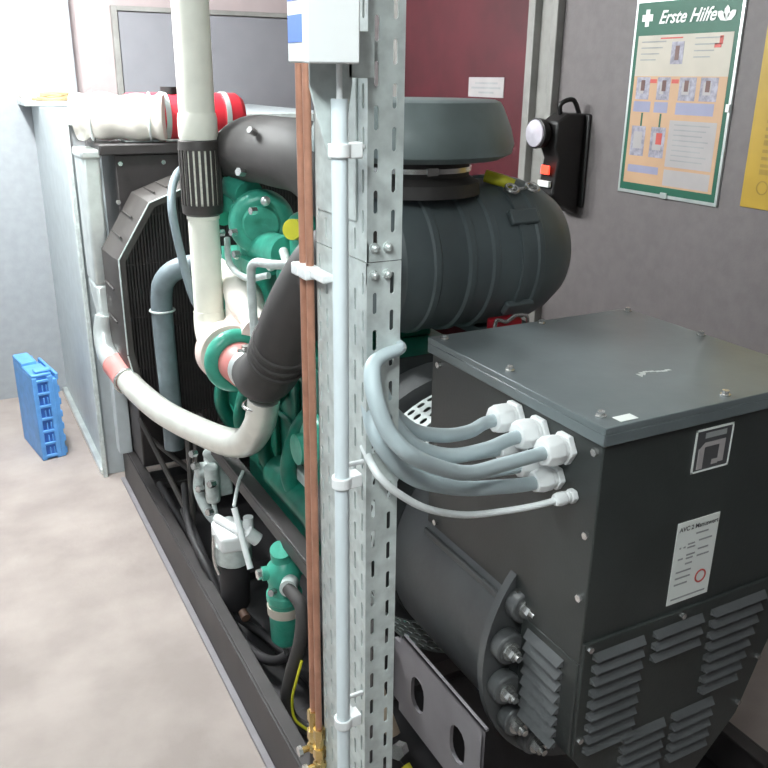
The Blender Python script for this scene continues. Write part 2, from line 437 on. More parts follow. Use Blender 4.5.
# ================================================================ ENGINE
t = thing('diesel_engine', 'green diesel engine block between the radiator and the alternator', 'engine', (1.1, 2.4, 0.17))
m = M('green_eng')
m.box(0.88, 1.34, 1.80, 2.95, 0.42, 1.00)
for k in range(6): m.box(0.862, 0.88, 1.84+0.18*k, 1.875+0.18*k, 0.46, 0.98)
for z in (0.55, 0.72, 0.9): m.box(0.868, 0.88, 1.82, 2.93, z, z+0.02)
m.build('engine_block', t, bevel=0.012, seg=3)
m = M('green_eng'); m.box(0.94, 1.28, 1.84, 2.92, 0.2, 0.42); m.box(0.90, 1.32, 1.82, 2.94, 0.40, 0.425); m.build('oil_sump', t, bevel=0.02, seg=3)
m = M('green_eng'); m.box(0.92, 1.30, 2.14, 2.90, 1.00, 1.18); m.build('cylinder_head', t, bevel=0.01)
m = M('green_bright')
for k in range(3): m.box(0.95, 1.27, 2.16+0.25*k, 2.39+0.25*k, 1.18, 1.25)
m.build('valve_cover', t, bevel=0.02, seg=3)
for k in range(5):
    y = 1.9+0.22*k
    m = M('green_eng'); m.tube([(0.89, y, 0.52), (0.83, y, 0.56), (0.80, y-0.01, 0.66), (0.83, y-0.02, 0.78), (0.88, y-0.02, 0.84)], 0.026)
    m.build('water_passage', t)
m = M('green_bright'); m.sphere((0.86, 2.02, 0.76), 0.085, (0.6, 1, 1.1)); m.cyl((0.86, 2.02, 0.76), (0.79, 2.02, 0.76), 0.045); m.build('oil_cooler', t)
m = M('green_eng'); m.cyl((0.84, 1.86, 0.56), (0.84, 2.30, 0.56), 0.055, n=24); m.cyl((0.84, 1.84, 0.56), (0.84, 1.86, 0.56), 0.03); m.build('starter_motor', t)
for (y, z) in ((1.95, 0.92), (2.12, 0.95), (2.3, 0.90), (1.9, 0.68), (2.2, 0.68), (2.4, 0.80), (1.88, 0.50)):
    M('steel').hexa((0.865, y, z), (0.845, y, z), 0.012).build('bolt', t)
# aluminium bracket bar on the block
m = M('gal'); m.box(0.82, 0.845, 2.02, 2.16, 0.625, 0.66); m.build('bracket_bar', t, bevel=0.004)
# flywheel housing
M('alt_dark').box(0.84, 1.40, 1.79, 1.798, 0.45, 1.07).build('rear_plate', t)
m = M('stator_paint'); m.lathe([(0, 0.30), (0.02, 0.37), (0.12, 0.37), (0.15, 0.34)], (1.12, 1.67, 0.68), (0, 1, 0), 48)
m.build('flywheel_housing', t)
# turbocharger
tc = (0.84, 2.38, 1.345)
m = M('green_bright')
m.lathe([(-0.05, 0.02), (-0.05, 0.05), (-0.035, 0.06), (-0.03, 0.075), (0.0, 0.088), (0.04, 0.085), (0.055, 0.07), (0.12, 0.055)], tc, (0.35, 1, 0), 36)
m.torus((0.838, 2.37, 1.345), (0.35, 1, 0), 0.066, 0.032)
m.tube([(0.82, 2.42, 1.42), (0.81, 2.50, 1.44), (0.81, 2.55, 1.43)], 0.045)
m.cyl((0.815, 2.555, 1.36), (0.815, 2.555, 1.465), 0.056, n=28)
m.box(0.78, 0.9, 2.30, 2.6, 1.20, 1.24); m.box(0.80, 0.86, 2.42, 2.50, 1.22, 1.34)
m.cyl((0.80, 2.62, 1.33), (0.80, 2.70, 1.33), 0.03)
m.cyl((0.85, 2.20, 1.28), (0.84, 2.44, 1.27), 0.05, n=24)
m.tube([(0.84, 2.2, 1.23), (0.83, 2.15, 1.19), (0.84, 2.1, 1.13)], 0.025)
m.build('turbocharger', t)
m = M('steel'); m.lathe([(0, 0.058), (0, 0.063), (0.018, 0.063), (0.018, 0.058)], (0.815, 2.555, 1.455), (0, 0, 1), 30, False, True); m.box(0.80, 0.825, 2.485, 2.50, 1.452, 1.478)
m.build('hose_clamp', t)
for p in ((0.745, 2.33, 1.33), (0.76, 2.50, 1.30), (0.745, 2.6, 1.28), (0.78, 2.25, 1.40), (0.76, 2.36, 1.26)):
    M('steel').hexa(p, (p[0]-0.018, p[1]-0.005, p[2]), 0.011).build('bolt', t)
# oil filler with yellow cap
m = M('green_bright'); m.cyl((0.90, 2.17, 1.24), (0.90, 2.17, 1.37), 0.05, n=24); m.sphere((0.90, 2.17, 1.37), 0.055, (1, 1, 0.6)); m.build('oil_filler', t)
M('yellow').cyl((0.855, 2.13, 1.36), (0.83, 2.11, 1.365), 0.028, n=24).build('filler_cap', t)
for P_, r_ in (([(0.80, 2.22, 1.22), (0.76, 2.30, 1.20), (0.75, 2.42, 1.22), (0.77, 2.5, 1.28)], 0.010), ([(0.82, 2.15, 1.30), (0.80, 2.05, 1.27), (0.82, 1.95, 1.22), (0.88, 1.90, 1.05)], 0.013),
               ([(0.79, 2.62, 1.36), (0.76, 2.66, 1.28), (0.78, 2.66, 1.15)], 0.010)):
    M('gal').tube(P_, r_, n=10).build('glint_line', t)
for p in ((0.80, 2.47, 1.40), (0.82, 2.28, 1.42), (0.78, 2.44, 1.24), (0.80, 2.20, 1.25), (0.81, 2.10, 1.22)):  # bright fittings, like the lines above, added as highlights round the turbo
    M('gal_bright').sphere(p, 0.014).build('glint_nut', t)
# lagged manifold
m = M('white_lagging_glare')
m.tube([(0.80, 2.70, 1.12), (0.79, 2.58, 1.14), (0.79, 2.45, 1.12), (0.78, 2.32, 1.08), (0.77, 2.22, 1.05)], lambda q: 0.05+0.008*math.sin(q*14), n=18)
m.tube([(0.78, 2.45, 1.12), (0.77, 2.42, 1.04), (0.76, 2.38, 0.98)], 0.04)
m.build('lagged_manifold', t)
m = M('pink_cream'); m.tube([(0.75, 2.42, 1.03), (0.76, 2.33, 1.01), (0.77, 2.28, 0.98)], 0.038); m.build('pink_sleeve', t)
m = M('gal'); m.tube([(0.70, 2.05, 0.98), (0.70, 2.07, 1.10), (0.70, 2.08, 1.24), (0.70, 2.05, 1.295), (0.72, 1.95, 1.31), (0.80, 1.88, 1.31)], 0.012, n=12)
m.build('vent_tube', t)
# belts / front end
m = M('rad_dark'); m.cyl((1.1, 2.95, 0.62), (1.1, 3.02, 0.62), 0.12, n=36); m.cyl((0.86, 2.95, 0.85), (0.86, 3.0, 0.85), 0.07, n=30); m.cyl((1.1, 2.95, 0.93), (1.1, 3.1, 0.93), 0.07, n=30)
m.build('pulleys', t)
m = M('rubber'); m.tube([(0.79, 2.98, 0.85), (0.84, 2.98, 0.93), (1.05, 2.98, 1.0), (1.17, 2.98, 0.93), (1.22, 2.98, 0.62), (1.1, 2.98, 0.49), (0.98, 2.98, 0.58), (0.79, 2.98, 0.83)], 0.010, n=8)
m.build('drive_belt', t)
# rough metal bracket on the left (fuel pump)
t = thing('fuel_pump', 'greyish cast metal pump bracket below the silver pipe', 'pump', (0.72, 2.62, 0.3))
m = M('gal')
m.box(0.70, 0.77, 2.58, 2.70, 0.36, 0.50); m.cyl((0.70, 2.62, 0.50), (0.74, 2.60, 0.56), 0.03); m.cyl((0.66, 2.66, 0.44), (0.72, 2.66, 0.44), 0.028)
m.cyl((0.69, 2.56, 0.36), (0.69, 2.56, 0.50), 0.025); m.tube([(0.69, 2.7, 0.44), (0.67, 2.68, 0.36), (0.68, 2.62, 0.30), (0.70, 2.56, 0.27)], 0.018)
m.build('pump_body', t, bevel=0.008)
for p in ((0.66, 2.62, 0.48), (0.665, 2.60, 0.40), (0.68, 2.55, 0.33), (0.68, 2.5, 0.46), (0.67, 2.68, 0.5), (0.68, 2.48, 0.28)):
    M('steel').hexa(p, (p[0]-0.02, p[1]-0.01, p[2]+0.004), 0.013).build('bolt', t)
M('gal').tube([(0.69, 2.56, 0.36), (0.69, 2.5, 0.25), (0.7, 2.42, 0.24)], 0.009, n=8).build('fuel_line', t)

# ================================================================ EXHAUST PIPE
t = thing('exhaust_pipe', 'tall cream lagged vertical pipe rising in front of the engine', 'pipe', (0.70, 2.50, 1.0))
PX, PY = 0.70, 2.50
m = M('cream_lagging')
m.lathe([(0, 0.052), (0.95, 0.052)], (PX, PY, 1.64), (0, 0, 1), 32)
m.lathe([(0, 0.053), (0.012, 0.057), (0.06, 0.057), (0.075, 0.054)], (PX, PY, 1.575), (0, 0, 1), 32)
m.build('upper_pipe', t)
m = M('rad_grey')
m.lathe([(0, 0.046), (0.01, 0.060), (0.035, 0.062), (0.035, 0.050)], (PX, PY, 1.355), (0, 0, 1), 36)
m.lathe([(0, 0.050), (0, 0.062), (0.025, 0.060), (0.03, 0.050)], (PX, PY, 1.548), (0, 0, 1), 36)
for k in range(22):
    a = 2*math.pi*k/22; u = Vector((math.cos(a), math.sin(a), 0)); v = Vector((-math.sin(a), math.cos(a), 0)); c = Vector((PX, PY, 0))
    vs = [c+u*(0.057 if i else 0.0615)+v*0.0048*sg+Vector((0, 0, z)) for i in (0, 1) for sg in (-1, 1) for z in (1.385, 1.55)]
    m.add(vs, [(0, 1, 3, 2), (4, 6, 7, 5), (0, 4, 5, 1), (2, 3, 7, 6)])
m.build('sleeve_cage', t)
m = M('cream_lagging'); m.lathe([(0.0085*i, 0.0545 if i % 2 else 0.0575) for i in range(21)], (PX, PY, 1.38), (0, 0, 1), 36); m.build('bellows', t)
m = M('cream_lagging')
m.lathe([(0, 0.046), (0.29, 0.046), (0.292, 0.049), (0.312, 0.049), (0.315, 0.044)], (PX, PY, 1.055), (0, 0, 1), 32)
m.tube([(PX, PY, 1.06), (PX, PY-0.004, 1.02), (PX, PY-0.03, 0.985), (PX, PY-0.08, 0.975), (PX, PY-0.155, 0.972)], lambda q: 0.048+0.01*q, n=28)
m.build('lower_pipe', t)
def ring(name, mt, y, R0, R1, wd, tt):
    m = M(mt); m.lathe([(0, R0), (-0.2*wd, R1*0.97), (0.0, R1), (wd*0.8, R1), (wd, R1*0.96), (wd, R0)], (PX, y, 0.972), (0, -1, 0), 40, False, True)
    return m.build(name, tt)
ring('cream_flange', 'pink_cream', 2.355, 0.03, 0.092, 0.05, t)

t = thing('hose_coupling', 'green ring and pink sleeve coupling between cream pipe and black hose', 'coupling', (0.70, 2.30, 0.97))
m = M('green_bright'); m.torus((PX, 2.245, 0.972), (0, 1, 0), 0.072, 0.024, 40, 14); m.build('green_ring', t)
m = M('pink_hose'); m.lathe([(0, 0.060), (0.02, 0.062), (0.10, 0.058), (0.11, 0.05)], (PX, 2.255, 0.972), (0, -1, 0), 36); m.build('pink_sleeve', t)
m = M('gal_bright'); m.lathe([(0, 0.05), (0.005, 0.056), (0.04, 0.056), (0.07, 0.045)], (PX, 2.16, 0.975), (0, -1, 0), 36); m.build('metal_sleeve', t)
m = M('steel'); m.box(0.685, 0.715, 2.12, 2.145, 1.03, 1.05); m.cyl((0.67, 2.13, 1.038), (0.73, 2.13, 1.038), 0.005); m.build('clamp_screw', t)

# black intake hose up to the air filter
t = thing('intake_hose', 'thick black ribbed rubber hose bending up behind the copper pipes', 'hose', (0.70, 2.0, 1.0))
m = M('rubber')
hp = [(0.70, 2.11, 0.98), (0.70, 2.05, 0.985), (0.70, 1.97, 1.02), (0.70, 1.885, 1.10), (0.70, 1.80, 1.20), (0.705, 1.70, 1.30), (0.72, 1.63, 1.37), (0.77, 1.62, 1.40), (0.83, 1.70, 1.38), (0.90, 1.86, 1.34)]
m.tube(hp, lambda q: 0.058+0.016*min(1, q*5), n=30)
m.build('hose_body', t)
hc = catmull(hp, 8)
for i in (23, 25, 27):
    M('rubber').torus(hc[i], hc[i+1]-hc[i-1], 0.074, 0.006).build('rib', t)

# silver charge pipe
t = thing('charge_pipe', 'bright silver pipe sweeping from the radiator side to the black hose', 'pipe', (0.6, 2.8, 0.68))
m = M('pipe_silver')
m.tube([(0.530, 3.16, 0.665), (0.55, 3.0, 0.645), (0.585, 2.75, 0.645), (0.635, 2.5, 0.665), (0.672, 2.29, 0.70), (0.695, 2.17, 0.745), (0.705, 2.09, 0.82), (0.705, 2.05, 0.88), (0.705, 2.03, 0.93)], 0.0445, n=26)
m.build('pipe_body', t)
m = M('gal_bright'); m.tube([(0.512, 3.33, 0.86), (0.500, 3.325, 0.79), (0.502, 3.29, 0.72), (0.518, 3.22, 0.68)], lambda q: 0.036+0.008*q, n=22); m.build('white_elbow', t)
m = M('pink_hose'); m.tube([(0.517, 3.235, 0.685), (0.530, 3.16, 0.665), (0.535, 3.10, 0.655)], 0.050, n=26, steps=4); m.build('pink_sleeve', t)
for p, dr in (((0.535, 3.10, 0.655), (0.1, -1, -0.1)), ((0.705, 2.055, 0.90), (0, 0, 1))):
    M('steel').torus(p, dr, 0.049, 0.005).build('hose_clamp', t)

# grey coolant hose
t = thing('coolant_hose', 'slate grey coolant hose hanging in front of the fan guard', 'hose', (0.66, 2.97, 0.6))
m = M('hose_grey'); m.tube([(0.665, 2.98, 0.40), (0.665, 2.98, 0.60), (0.66, 2.98, 0.85), (0.66, 2.97, 1.0), (0.675, 2.95, 1.07), (0.73, 2.93, 1.11), (0.82, 2.90, 1.12), (0.90, 2.88, 1.11)], 0.038, n=24)
m.build('hose_body', t)
M('gal').torus((0.66, 2.975, 0.95), (0, 0, 1), 0.043, 0.004).build('hose_clamp', t)
m = M('hose_grey'); m.tube([(0.82, 3.0, 1.47), (0.72, 2.86, 1.44), (0.665, 2.74, 1.36), (0.675, 2.70, 1.2), (0.70, 2.66, 1.05), (0.75, 2.62, 0.98)], 0.014, n=10)
tag(m.build('vent_hose'), 'thin grey hose running down just left of the cream pipe', 'hose')

# ================================================================ AIR FILTER
AY, AZ = 1.90, 1.305
t = thing('air_filter', 'large dark grey cylindrical air filter lying across the engine', 'filter', (1.25, AY, 1.1))
m = M('air_black')
m.lathe([(0, 0.12), (0.01, 0.17), (0.03, 0.185), (0.10, 0.19), (0.105, 0.195), (0.12, 0.195), (0.125, 0.19), (0.20, 0.19), (0.205, 0.198), (0.22, 0.198), (0.225, 0.192),
         (0.27, 0.192), (0.275, 0.199), (0.29, 0.199), (0.295, 0.193), (0.36, 0.198)], (0.94, AY, AZ), (1, 0, 0), 64)
m.build('filter_body', t, angle=30)
m = M('air_black')
m.lathe([(0, 0.198), (0.0, 0.206), (0.02, 0.206), (0.022, 0.200), (0.05, 0.200), (0.055, 0.205), (0.07, 0.205), (0.075, 0.200), (0.10, 0.197), (0.15, 0.18), (0.20, 0.15), (0.225, 0.12), (0.235, 0.07), (0.237, 0.01)], (1.295, AY, AZ), (1, 0, 0), 64)
fc = m.build('filter_cover', t, angle=30)
for a in (35, -35, -90):
    u = Vector((0, -math.sin(R(a+90)) if False else -math.cos(R(a)), math.sin(R(a)))); w_ = Vector((0, -u.z, u.y))
    c = Vector((1.31, AY, AZ))+u*0.207
    m = M('air_black')
    vs = [c+Vector((x, 0, 0))+w_*y+u*z for x in (-0.04, 0.045) for y in (-0.02, 0.02) for z in (-0.01, 0.008)]
    m.add(vs, [(0, 1, 3, 2), (4, 6, 7, 5), (0, 4, 5, 1), (2, 3, 7, 6), (0, 2, 6, 4), (1, 5, 7, 3)])
    m.build('cover_latch', fc, bevel=0.004)
u = Vector((0, -math.cos(R(58)), math.sin(R(58)))); c = Vector((1.335, AY, AZ))+u*0.212
m = M('steel'); m.torus(c+Vector((-0.03, -0.01, 0.004)), u, 0.016, 0.005); m.torus(c+Vector((0.035, -0.01, 0.004)), u, 0.016, 0.005); m.tube([c+Vector((-0.045, 0, 0)), c+Vector((0.05, 0, 0))], 0.005, steps=1)
m.build('wire_latch', fc)
m = M('yellow'); m.tube([(1.27, 1.85, 1.515), (1.30, 1.82, 1.505), (1.325, 1.80, 1.493)], 0.016); m.build('yellow_label', t)
m = M('air_black'); m.box(1.26, 1.42, 1.82, 1.98, 1.085, 1.11); m.cyl((1.37, 1.9, 0.86), (1.37, 1.9, 1.09), 0.02); m.build('support_foot', t)
m = M('red_clip'); m.box(1.225, 1.31, 1.70, 1.745, 1.12, 1.165); m.build('red_clip', t, bevel=0.006)
m = M('steel'); m.tube([(1.218, 1.695, 1.12), (1.218, 1.69, 1.17), (1.25, 1.69, 1.165), (1.28, 1.69, 1.178), (1.315, 1.69, 1.17), (1.318, 1.695, 1.12)], 0.005, n=8); m.build('clip_bail', t)
# intake cap
t = thing('rain_hood', 'wide grey mushroom shaped air intake hood above the air filter', 'hood', (1.10, AY, 1.5))
m = M('cap_grey')
m.lathe([(0, 0.15), (0.004, 0.225), (0.018, 0.252), (0.04, 0.257), (0.075, 0.248), (0.125, 0.226), (0.137, 0.218), (0.142, 0.205), (0.142, 0.02)], (1.075, AY, 1.562), (0, 0, 1), 64)
m.build('hood_shell', t, angle=30)
m = M('rubber'); m.lathe([(0, 0.17), (0.03, 0.165), (0.045, 0.14), (0.09, 0.14)], (1.085, AY, 1.478), (0, 0, 1), 40); m.build('rubber_neck', t)
m = M('steel'); m.lathe([(0, 0.14), (0, 0.146), (0.012, 0.146), (0.012, 0.14)], (1.085, AY, 1.535), (0, 0, 1), 40, False, True); m.box(1.04, 1.07, 1.755, 1.77, 1.532, 1.55); m.build('hose_clamp', t)
# black elbow from turbo to filter
t = thing('rubber_elbow', 'large black rubber elbow arching above the green turbocharger', 'hose', (0.82, 2.5, 1.47))
m = M('rubber'); m.tube([(0.815, 2.555, 1.47), (0.817, 2.545, 1.50), (0.825, 2.50, 1.535), (0.84, 2.40, 1.552), (0.85, 2.25, 1.555), (0.87, 2.08, 1.55), (0.90, 1.98, 1.50), (0.93, 1.95, 1.45)], lambda q: 0.062+0.033*min(1, q*2.5), n=30)
m.build('elbow_body', t)
M('steel').hexa((0.76, 2.28, 1.50), (0.74, 2.27, 1.505), 0.012).build('bolt', t)
M('steel').hexa((0.77, 2.2, 1.61), (0.75, 2.19, 1.62), 0.010).build('bolt', t)

# ================================================================ FUEL FILTERS
DRAIN = [(0.684, 1.835, 0.445), (0.692, 1.76, 0.425), (0.675, 1.735, 0.34), (0.655, 1.75, 0.24), (0.65, 1.78, 0.13), (0.665, 1.765, 0.055), (0.73, 1.66, 0.05), (0.76, 1.58, 0.08)]
t = thing('fuel_filter', 'fuel filter with white cast head and dark bowl beside the frame rail', 'filter', (0.68, 2.25, 0.1))
cx, cy = 0.665, 2.27
m = M('plastic_white'); m.prism([(cx-0.055, cy-0.06), (cx+0.035, cy-0.075), (cx+0.055, cy+0.02), (cx+0.02, cy+0.085), (cx-0.05, cy+0.07)], 'z', 0.36, 0.415)
m.build('filter_head', t, bevel=0.012, seg=3)
m = M('plastic_white'); m.cyl((cx-0.03, cy+0.06, 0.425), (cx+0.01, cy-0.06, 0.428), 0.014); m.cyl((cx+0.045, cy-0.03, 0.41), (cx+0.045, cy-0.03, 0.455), 0.016); m.cyl((cx+0.06, cy-0.07, 0.39), (cx+0.03, cy-0.06, 0.42), 0.022)
m.build('head_fittings', t)
m = M('gal'); m.lathe([(0, 0.045), (0.01, 0.058), (0.07, 0.058)], (cx, cy, 0.29), (0, 0, 1), 32); m.build('filter_collar', t)
m = M('skid_dark'); m.lathe([(0, 0.01), (0.015, 0.04), (0.03, 0.047), (0.18, 0.05)], (cx, cy, 0.11), (0, 0, 1), 32); m.build('filter_bowl', t)
m = M('steel'); m.tube([(cx-0.06, cy, 0.40), (cx-0.065, cy-0.01, 0.32), (cx-0.055, cy-0.02, 0.27)], 0.006, n=8); m.build('bail_wire', t)
m = M('brown_block'); m.cyl((cx-0.01, cy-0.10, 0.165), (cx-0.01, cy-0.13, 0.16), 0.014); m.build('drain_valve', t)
t = thing('green_oil_separator', 'bright green canister with domed head hanging by the copper pipes', 'filter', (0.70, 1.95, 0.2))
cx, cy = 0.702, 1.915
m = M('green_bright')
m.lathe([(0, 0.008), (0.012, 0.028), (0.03, 0.042), (0.16, 0.047), (0.165, 0.051), (0.185, 0.051), (0.19, 0.045), (0.22, 0.043)], (cx, cy, 0.195), (0, 0, 1), 36); m.build('canister', t)
m = M('poster_cream'); m.lathe([(0, 0.046), (0, 0.0495), (0.028, 0.0505), (0.028, 0.046)], (cx, cy, 0.315), (0, 0, 1), 36, False, True); m.build('band', t)
m = M('green_bright'); m.lathe([(0, 0.045), (0.02, 0.05), (0.05, 0.046), (0.07, 0.03)], (cx, cy, 0.415), (0, 0, 1), 32)
m.tube([(cx, cy, 0.46), (cx-0.005, cy, 0.50), (cx-0.01, cy-0.01, 0.525)], 0.030, n=20); m.cyl((cx-0.06, cy+0.01, 0.45), (cx+0.05, cy-0.01, 0.45), 0.02)
m.build('separator_head', t)
M('steel').hexa((cx-0.075, cy+0.01, 0.45), (cx-0.055, cy+0.01, 0.45), 0.015).build('inlet_nut', t)
M('steel').cyl((cx, cy, 0.165), (cx, cy, 0.197), 0.007).build('drain_nut', t)
M('steel').cyl((cx-0.04, cy-0.03, 0.41), (cx-0.055, cy-0.04, 0.415), 0.010).build('plug', t)
m = M('gal'); m.cyl((cx+0.0, cy-0.05, 0.44), (cx-0.02, cy-0.085, 0.445), 0.024, n=24); m.build('hose_elbow', t)
m = M('cable_white'); m.tube([(0.655, 2.20, 0.52), (0.66, 2.15, 0.44), (0.665, 2.10, 0.36)], 0.010, n=12, steps=1)
tag(m.build('white_fuel_tube'), 'slim white tube standing upright beside the fuel filter head', 'tube')
m = M('gal'); m.tube([(0.72, 2.30, 0.585), (0.69, 2.26, 0.565), (0.656, 2.203, 0.525)], 0.006, n=8)
tag(m.build('steel_fuel_line'), 'thin steel line from the upper rail to the white tube', 'tube')
m = M('rubber'); m.tube(DRAIN, 0.018, n=16)
tag(m.build('drain_hose'), 'fat dark hose dropping from the green canister to the base frame', 'hose')
m = M('yellow'); m.tube([(0.668, 1.708, 0.30), (0.655, 1.715, 0.24), (0.648, 1.735, 0.16), (0.655, 1.735, 0.09), (0.68, 1.68, 0.08)], 0.004, n=8)
tag(m.build('earth_wire'), 'thin yellow and green earth wire along the fat dark hose', 'wire')
hoses = [
 ([(0.63, 2.75, 0.25), (0.625, 2.5, 0.19), (0.635, 2.3, 0.10), (0.65, 2.12, 0.07), (0.69, 1.98, 0.10), (0.76, 1.90, 0.20)], 0.016, 'dark looped hose sagging below the fuel filter bowl'),
 ([(0.66, 2.85, 0.30), (0.61, 2.6, 0.25), (0.615, 2.42, 0.2), (0.65, 2.3, 0.09), (0.72, 2.1, 0.08), (0.8, 1.6, 0.10)], 0.012, 'black cable loom lying inside the frame under the filters'),
 ([(0.62, 3.1, 0.20), (0.66, 2.7, 0.10), (0.70, 2.3, 0.06), (0.78, 1.8, 0.06), (0.80, 1.3, 0.06)], 0.014, 'black hose lying lowest along the drip tray'),
]
for P_, r_, lb in hoses:
    tag(M('skid_dark').tube(P_, r_, n=12).build('engine_hose'), lb, 'hose')

# ================================================================ ALTERNATOR
t = thing('alternator', 'dark grey alternator with a large terminal box and louvred end cover', 'alternator', (1.12, 1.3, 0.17))
AX, SZ = 1.12, 0.68
m = M('stator_paint')
m.lathe([(0, 0.27), (0, 0.325), (0.018, 0.325), (0.02, 0.298), (0.42, 0.298)], (AX, 1.08, SZ), (0, 1, 0), 64)
m.build('stator_housing', t, angle=30)
m = M('stator_paint'); m.box(0.845, 0.853, 1.07, 1.40, 0.80, 0.815); m.build('seam_rib', t, bevel=0.002)
for a in (152, 170, 189, 208, 226):
    u = Vector((math.cos(R(a)), 0, math.sin(R(a)))); c = Vector((AX, 1.08, SZ))+u*0.285
    m = M('stator_paint'); m.cyl(c, c+Vector((0, -0.03, 0)), 0.033, n=24); 
    m.build('bolt_boss', t, bevel=0.004)
    m = M('steel'); c = c+u*0.005+Vector((0, -0.03, 0)); m.cyl(c, c+Vector((0, -0.006, 0)), 0.019); m.hexa(c+Vector((0, -0.006, 0)), c+Vector((0, -0.02, 0)), 0.013); m.cyl(c+Vector((0, -0.02, 0)), c+Vector((0, -0.03, 0)), 0.007)
    m.build('bolt', t)
m = M('alt_dark'); m.lathe([(0, 0.20), (0.01, 0.23), (0.03, 0.27), (0.04, 0.20)], (AX, 1.04, SZ-0.02), (0, 1, 0), 48); m.build('end_bracket', t)
# fan grille ring
m = M('alt_dark'); m.lathe([(0, 0.30), (0.16, 0.30)], (AX, 1.50, SZ), (0, 1, 0), 48); m.build('fan_ring', t)
m = M('gal')
U_ = Vector((0, 1, 0))
for k in range(72):
    a = 2*math.pi*k/72
    u = Vector((math.cos(a), 0, math.sin(a))); v = Vector((-math.sin(a), 0, math.cos(a)))
    for j in range(5):
        m.cell(Vector((AX, 1.52+0.03*j, SZ))+u*0.352, U_, v, u, 0.03, 0.0308, 0.014, 0.022, 0.002)
m.build('fan_grille', t, weld=True)
# foot bracket
m = M('bracket_grey')
for yc in (1.255, 1.095):
    m.cell((0.755, yc, 0.50), Vector((0, 1, 0)), Vector((0, 0, 1)), Vector((-1, 0, 0)), 0.16, 0.20, 0.055, 0.085, 0.008)
m.box(0.755, 0.763, 1.335, 1.36, 0.42, 0.58); m.box(0.763, 0.770, 1.015, 1.335, 0.594, 0.60)
m.build('mounting_foot', t, weld=True)
# terminal box
bx0, bx1, by0, by1 = 0.86, 1.385, 0.89, 1.41
m = M('alt_paint'); m.box(bx0, bx1, by0, by1, 0.80, 1.235); tb = m.build('terminal_box', t, bevel=0.003)
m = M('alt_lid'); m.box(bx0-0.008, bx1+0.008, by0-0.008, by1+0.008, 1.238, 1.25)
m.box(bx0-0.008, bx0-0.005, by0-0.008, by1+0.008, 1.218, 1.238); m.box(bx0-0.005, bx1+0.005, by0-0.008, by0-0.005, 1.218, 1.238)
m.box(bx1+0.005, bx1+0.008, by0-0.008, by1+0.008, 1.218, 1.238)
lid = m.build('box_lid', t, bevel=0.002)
for p in ((1.13, 1.40), (1.375, 1.395), (1.378, 1.18), (1.137, 0.905), (0.88, 0.925), (0.88, 1.17), (0.875, 1.39), (1.37, 0.92)):
    m = M('steel'); m.cyl((p[0], p[1], 1.25), (p[0], p[1], 1.2525), 0.009); m.hexa((p[0], p[1], 1.2525), (p[0], p[1], 1.259), 0.0065); m.build('lid_bolt', lid)
m = M('white_print'); m.box(0.892, 0.928, 0.892, 0.912, 1.2503, 1.2512); m.build('white_sticker', lid)
# scuff marks on the lid: scraped paint
m = M('gal_bright')
for k in range(7):
    x = 1.08+0.011*k; m.add([(x-0.006, 1.047+0.006*math.sin(k*0.9)-0.012*(k < 2), 1.2505), (x+0.006, 1.045+0.006*math.sin(k*0.9), 1.2505), (x+0.005, 1.052+0.006*math.sin(k*0.9), 1.2505), (x-0.005, 1.054+0.006*math.sin(k*0.9), 1.2505)], [(0, 1, 2, 3)])
m.build('paint_scuff', lid)
for (y, z) in ((0.905, 1.20), (0.905, 1.05), (0.905, 0.93), (1.38, 1.20), (1.37, 0.84), (1.07, 0.84)):
    m = M('steel'); m.hexa((bx0, y, z), (bx0-0.007, y, z), 0.007); m.build('side_bolt', tb)
# end cover with louvres
cover = [(0.862, 0.845), (1.385, 0.845), (1.385, 0.76), (1.345, 0.66), (1.30, 0.53), (1.20, 0.42), (1.04, 0.42), (0.93, 0.50), (0.862, 0.60)]
m = M('alt_paint'); m.prism(cover, 'y', 0.884, 0.893)
ec = m.build('end_cover', t, bevel=0.002)
m = M('alt_paint'); m.prism([(0.86, 0.80), (1.385, 0.80), (1.383, 0.76), (1.34, 0.66), (1.295, 0.53), (1.20, 0.43), (1.04, 0.43), (0.93, 0.51), (0.86, 0.60)], 'y', 0.893, 1.055)
m.build('cover_shell', t, bevel=0.003)
def louvre(m, x0, x1, z, y=0.884, d=0.012, h=0.014):
    # hooded slot: sloping hood above, black opening below
    m.use('stator_paint')
    m.add([(x0, y, z+h*0.5), (x1, y, z+h*0.5), (x1-0.003, y-d, z-h*0.35), (x0+0.003, y-d, z-h*0.35), (x0, y, z-h*0.35), (x1, y, z-h*0.35)],
          [(0, 1, 2, 3), (0, 3, 4), (1, 5, 2)])
    m.use('slot_black').add([(x0+0.004, y-0.0006, z-h*0.3), (x1-0.004, y-0.0006, z-h*0.3), (x1-0.004, y-0.0006, z-h*0.75), (x0+0.004, y-0.0006, z-h*0.75)], [(0, 1, 2, 3)])
    m.add([(x0+0.004, y-d*0.85, z-h*0.36), (x1-0.004, y-d*0.85, z-h*0.36), (x1-0.004, y-0.0006, z-h*0.36), (x0+0.004, y-0.0006, z-h*0.36)], [(0, 1, 2, 3)])
def bank(x0, x1, ztop, n, taper=0):
    m = M('alt_paint')
    for k in range(n): louvre(m, x0+max(0, taper*k if taper < 0 else 0), x1-max(0, taper*k), ztop-0.0255*k)
    return m.build('louvre_bank', ec, angle=60)
bank(0.882, 1.000, 0.815, 9)
bank(1.022, 1.145, 0.815, 3)
bank(1.168, 1.315, 0.815, 8, 0.006)
bank(0.975, 1.085, 0.598, 5)
bank(1.105, 1.215, 0.598, 5)
m = M('alt_paint')
